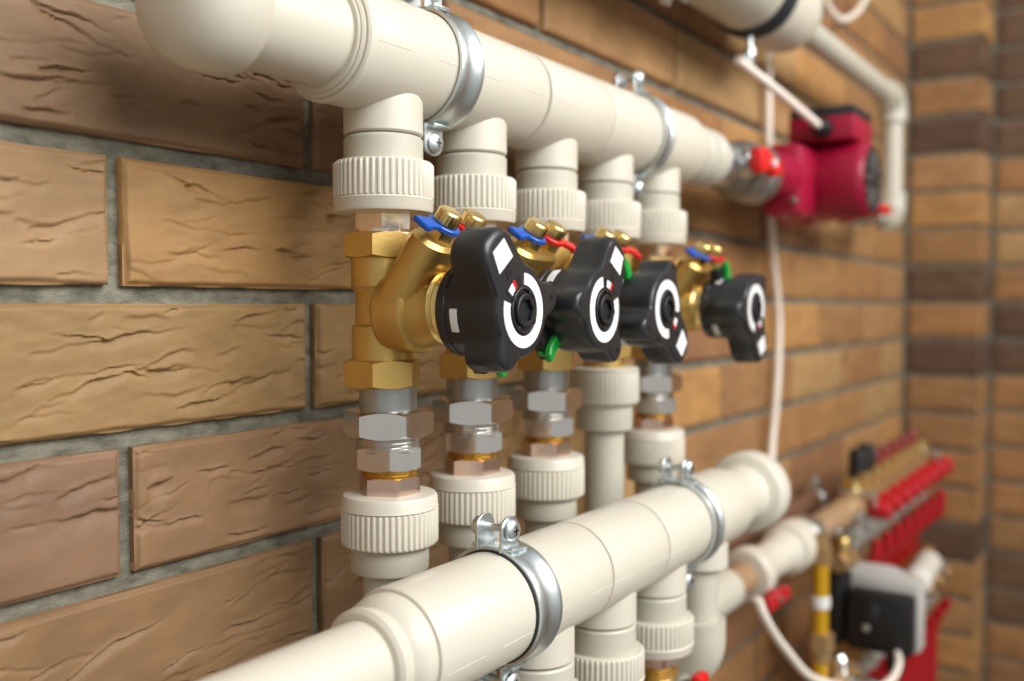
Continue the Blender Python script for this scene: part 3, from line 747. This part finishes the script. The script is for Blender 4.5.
# yellow pipe and brass fittings
t = thing('yellow_pipe', 'upright yellow pipe with a white band left of the black pump', 'pipe', (1.140, -.122, .755))
mb = MB(); mb.lathe([(.0095, -.25), (.0095, .250)], None, 32); p_ = mb.build('tube', YELLOW, t)
mb = MB(); mb.tubewall(.0112, .0098, .1820, .1960, None, 32, .0006); mb.build('band', WHITE, p_)
mb = MB(); mb.hexnut(.0165, .130, .152, None, .2); mb.lathe([(.0125, .118), (.0125, .131)], None, 24); mb.build('nut', BRASSD, t)
mb = MB(); mb.hexnut(.0130, .236, .256, None, .2); mb.lathe([(.010, .254), (.010, .270)], None, 24); mb.build('top_nut', BRASSD, t)
t = thing('brass_tee', 'dull brass tee fitting between the feed pipe and the black pump', 'fitting', (1.235, -.122, .972))
mb = MB(); mb.lathe([(.010, -.022), (.012, -.018), (.012, .026), (.010, .03)], AX['x'], 32); mb.hexnut(.016, .004, .024, AX['x'], .2); mb.build('body', BRASSD, t)
mb = MB(); mb.lathe([(.009, 0), (.010, .004), (.010, .026), (.008, .03)], None, 24); mb.build('branch', BRASSB, t)
t = thing('drain_valve', 'small chromed drain valve with brass body below the black pump', 'valve', (1.165, -.138, .838))
mb = MB(); mb.lathe([(.010, -.05), (.013, -.046), (.016, -.01), (.016, .012), (.012, .018), (.012, .05)], AX['x'], 32); mb.hexnut(.019, .020, .045, AX['x'], .2); mb.build('body', BRASSD, t)
mb = MB(); mb.lathe([(.009, .010), (.014, .014), (.0155, .030), (.0155, .046), (.012, .052)], AX['-y'], 32); mb.build('knob', CHROME, t)
mb = MB(); mb.lathe([(.006, .010), (.010, .014), (.011, .032), (.006, .038)], None, 24); mb.build('cap', CHROME, t)

# black and grey circulation pump
t = thing('circulation_pump', 'grey circulation pump with a black control box at the lower right', 'pump', (1.285, -.146, .900))
mb = MB(); mb.lathe([(.030, -.060), (.044, -.056), (.048, -.045), (.048, .015), (.043, .030), (.030, .036)], T(.045, 0, .0) @ AX['-y'], 48); mb.box((.045, .050, 0), (.075, .04, .082), None, .012)
mb.build('motor', GREY, t)
mb = MB(); mb.box((.006, -.018, .000), (.036, .090, .094), None, .008); b = mb.build('mount_frame', GREY, t)
mb = MB(); mb.box((-.024, -.018, -.006), (.034, .080, .076), None, .006); mb.box((-.010, .042, .0), (.045, .030, .092), None, .006); c = mb.build('control_box', BLACKD, t, label='black control box')
mb = MB(); mb.lathe([(.011, .0), (.010, .004), (.003, .006)], T(-.041, -.010, .010) @ AX['-x'], 24); mb.box((-.045, -.012, .012), (.008, .005, .024), T(0, 0, 0), .002); mb.build('speed_knob', BLACK, c)
mb = MB(); mb.lathe([(.0045, 0), (.0042, .003), (.002, .004)], T(-.041, -.004, -.012) @ AX['-x'], 16); mb.build('screw', ZINC, c)
mb = MB(); mb.lathe([(.010, 0), (.011, .004), (.011, .020), (.008, .024)], T(-.022, -.036, -.044) @ AX['-z'], 24); mb.build('cable_gland', BLACKD, c)

# ------------------------------------------------------------------ top pipe with thin return and elbow
TZ = 1.6455
t = thing('top_pipe', 'fat cream pipe with rounded end at the top edge, thinning into a bent pipe', 'pipe', (0, PY, TZ))
mb = MB(); mb.lathe([(.0465, .45), (.0465, 1.00), (.0465, 1.055)], AX['x'], 64); mb.build('pipe', PPR2, t)
mb = MB(); mb.lathe([(.0468, 1.050), (.0475, 1.052), (.0480, 1.055), (.0480, 1.105), (.0470, 1.124), (.0425, 1.138), (.0330, 1.146), (.019, 1.148)], AX['x'], 64); mb.build('end_cap', PPR, t)
mb = MB(); mb.tube([(1.14, 0, 0), (1.655, 0, 0)], .0165, 32)
mb.tube([(1.683, 0, -.03), (1.683, 0, -.17)], .0165, 32); mb.build('thin_pipe', PPR2, t)
def elbow(c, a, b_, r=.0225, ext=.042):
    c, a, b_ = Vector(c), Vector(a), Vector(b_); q = .028
    mb = MB(); mb.tube([c+a*ext, c+a*q]+[c+(a*q)*(1-math.sin(s_))+(b_*q)*(1-math.cos(s_)) for s_ in np.linspace(.12, PI/2-.12, 8)]+[c+b_*q, c+b_*ext], r, 36); return mb
elbow((1.683, 0, 0), (-1, 0, 0), (0, 0, -1)).build('elbow', PPR2, t)
elbow((1.683, 0, UZ-TZ), (0, 0, 1), (-1, 0, 0)).build('elbow', PPR2, t)
mb = MB(); mb.tube([(1.652, 0, UZ-TZ), (1.44, 0, UZ-TZ)], .0165, 32); mb.build('return_stub', PPR2, t)
tc_ = clamp('pipe_clamp', 'black rubber lined clamp with wing screw near the rounded end of the top pipe', 1.022, PY, TZ, .0468, .026, .026, RUBBER, .002, (), 'top pipe clamps')
mb = MB(); mb.lathe([(.003, 0), (.003, .028)], T(0, .002, -.0500) @ AX['-z'], 14); mb.lathe([(.0065, .014), (.0065, .022), (.004, .025)], T(0, .002, -.0500) @ AX['-z'], 16)
mb.box((-.014, 0, .021), (.018, .003, .010), T(0, .002, -.0500) @ AX['-z'] @ Matrix.Rotation(R(20), 4, 'Y'), .001); mb.box((.014, 0, .021), (.018, .003, .010), T(0, .002, -.0500) @ AX['-z'] @ Matrix.Rotation(R(-20), 4, 'Y'), .001)
mb.build('wing_screw', ZINC, tc_)
clamp('pipe_clamp', 'galvanised clamp whose bolt tips show at the top edge on the top pipe', .828, PY, TZ, .0465, .018, .026, ZINC, 0, (-1,), 'top pipe clamps')

# ------------------------------------------------------------------ red pump on the upper manifold
t = thing('pump_union', 'grey threaded union with ribbed rings between top manifold and crimson pump', 'union', (.895, PY, UZ))
mb = MB(); mb.lathe([(.021, 0), (.0225, .002), (.0225, .012), (.020, .014), (.0235, .016), (.0235, .026), (.020, .028), (.022, .030), (.022, .060), (.020, .064)], AX['x'], 48); mb.build('rings', ZINC, t)
mb = MB(); mb.hexnut(.030, .062, .090, AX['x'], .3); mb.lathe([(.024, .088), (.031, .090), (.032, .094), (.032, .108), (.030, .112), (.026, .114), (.032, .118), (.033, .122), (.033, .138), (.028, .141)], AX['x'], 48); mb.build('union_nut', STEEL, t)
mb = MB(); mb.lathe([(.014, 0), (.014, .028), (.009, .034)], T(.055, 0, 0) @ AX['-y'], 28); mb.build('stem', ZINC, t)
mb = MB(); M = T(.057, -.034, -.001) @ AX['-y']
mb.lathe([(.009, 0), (.010, .003), (.010, .013), (.008, .016)], M, 24)
mb.box((-.018, .004, .009), (.030, .026, .014), M @ Matrix.Rotation(R(8), 4, 'Z'), .005); mb.box((.019, -.006, .010), (.026, .016, .012), M @ Matrix.Rotation(R(8), 4, 'Z'), .004)
h = mb.build('handle', RED, t, label='bright red butterfly handle')
mb = MB(); mb.lathe([(.0042, .015), (.0042, .019)], M, 14); mb.build('screw', WHITE, h)

t = thing('heating_pump', 'crimson circulation pump with black lid at the right end of the top manifold', 'pump', (1.205, PY, 1.4515))
mb = MB()
mb.lathe([(.024, -.168), (.025, -.14), (.028, -.11), (.030, -.05)], AX['x'], 48)
mb.lathe([(.028, .07), (.024, .15), (.026, .19), (.034, .195), (.034, .212), (.030, .215)], AX['x'], 48)
mb.lathe([(.040, -.030), (.049, -.026), (.051, -.018), (.051, .004), (.050, .010), (.046, .014)], T(0, 0, -.002) @ AX['-y'], 64)
mb.box((-.060, -.004, -.004), (.075, .050, .088), None, .014); mb.box((.05, -.004, -.004), (.06, .046, .08), None, .014)
mb.build('volute', PUMP, t)
mb = MB(); mb.lathe([(.045, .004), (.0470, .008), (.0470, .072), (.0460, .080), (.0425, .085), (.040, .086)], AX['-y'], 64); m_o = mb.build('motor', PUMP, t)
mb = MB(); mb.lathe([(.0405, .0840), (.0405, .0868), (.0385, .0874), (.0370, .0862), (.012, .0862), (.0105, .0880), (.004, .0885)], AX['-y'], 56); pl = mb.build('end_plate', BLACKD, m_o, label='dark round end plate')
mb = MB()
for k in range(12): mb.box((.025, 0, .0868), (.022, .0026, .0020), AX['-y'] @ Matrix.Rotation(k*PI/6, 4, 'Z'), .0006)
mb.build('cooling_ribs', STEEL, pl)
mb = MB(); mb.box((-.004, -.036, .0600), (.086, .080, .030), None, .005); tb = mb.build('terminal_box', PUMP, t)
mb = MB(); mb.box((-.004, -.036, .0790), (.084, .078, .014), None, .004); mb.build('lid', BLACK, tb, label='black lid')
mb = MB(); mb.hexnut(.0125, 0, .012, T(-.046, -.040, .0590) @ AX['-x'], 0); mb.lathe([(.010, .011), (.009, .020), (.006, .022)], T(-.046, -.040, .0590) @ AX['-x'], 24); mb.build('cable_gland', BLACKD, tb)
mb = MB()
for y, zz in ((-.022, -.030),): mb.lathe([(.004, 0), (.004, .004), (.003, .006)], T(-.098, y, zz) @ AX['-x'], 14)
mb.build('bolt', STEEL, t)
t = thing('outlet_valve', 'pale metal outlet fitting with a red tip under and behind the crimson pump', 'valve', (1.45, PY-.002, UZ-.004))
mb = MB(); mb.hexnut(.028, -.03, .0, AX['x'], .2); mb.lathe([(.0215, 0), (.0225, .003), (.0225, .045), (.018, .05)], AX['x'], 40); mb.build('body', ZINC, t)
mb = MB(); mb.lathe([(.012, 0), (.012, .026)], T(.03, 0, 0) @ AX['-y'], 20); mb.box((.03, -.034, 0), (.046, .012, .014), None, .004); mb.build('handle', RED, t, label='red handle')

# ------------------------------------------------------------------ cables
def cable(pts, label, r=.0036, cat='cable', sub=8, name='cable'):
    mb = MB(); mb.tube(pts, r, 12, sub); return tag(mb.build(name, CABLE), label, cat)
cable([(1.245, -.012, 1.90), (1.250, -.012, 1.70), (1.2526, -.012, 1.6266), (1.256, -.012, 1.514), (1.2728, -.012, 1.388), (1.300, -.012, 1.300), (1.305, -.012, 1.25), (1.293, -.014, 1.18), (1.277, -.014, 1.113), (1.225, -.028, 1.03), (1.20, -.030, 1.00)],
      'thin white cable hanging straight down the brick wall behind the crimson pump', .0050)
cable([(.986, -.0720, 1.5625), (1.02, -.081, 1.552), (1.06, -.092, 1.539), (1.11, -.105, 1.522), (1.142, -.1135, 1.5110)], 'short white cable sloping down into the gland of the crimson pump', .0048)
cable([(1.40, -.03, 1.86), (1.41, -.03, 1.80), (1.442, -.03, 1.752), (1.50, -.03, 1.742), (1.55, -.03, 1.750), (1.63, -.03, 1.785), (1.70, -.03, 1.84)], 'loop of white cable dipping from the top edge near the corner', .0052)
cable([(.908, -.128, 1.008), (.915, -.132, .990), (.94, -.136, .962), (.9726, -.14, .934), (1.008, -.145, .905), (1.046, -.152, .884), (1.085, -.175, .868), (1.12, -.192, .860), (1.17, -.198, .856), (1.215, -.196, .859), (1.245, -.188, .862)], 'white cable curving below the dark red handle to the black control box', .0046)
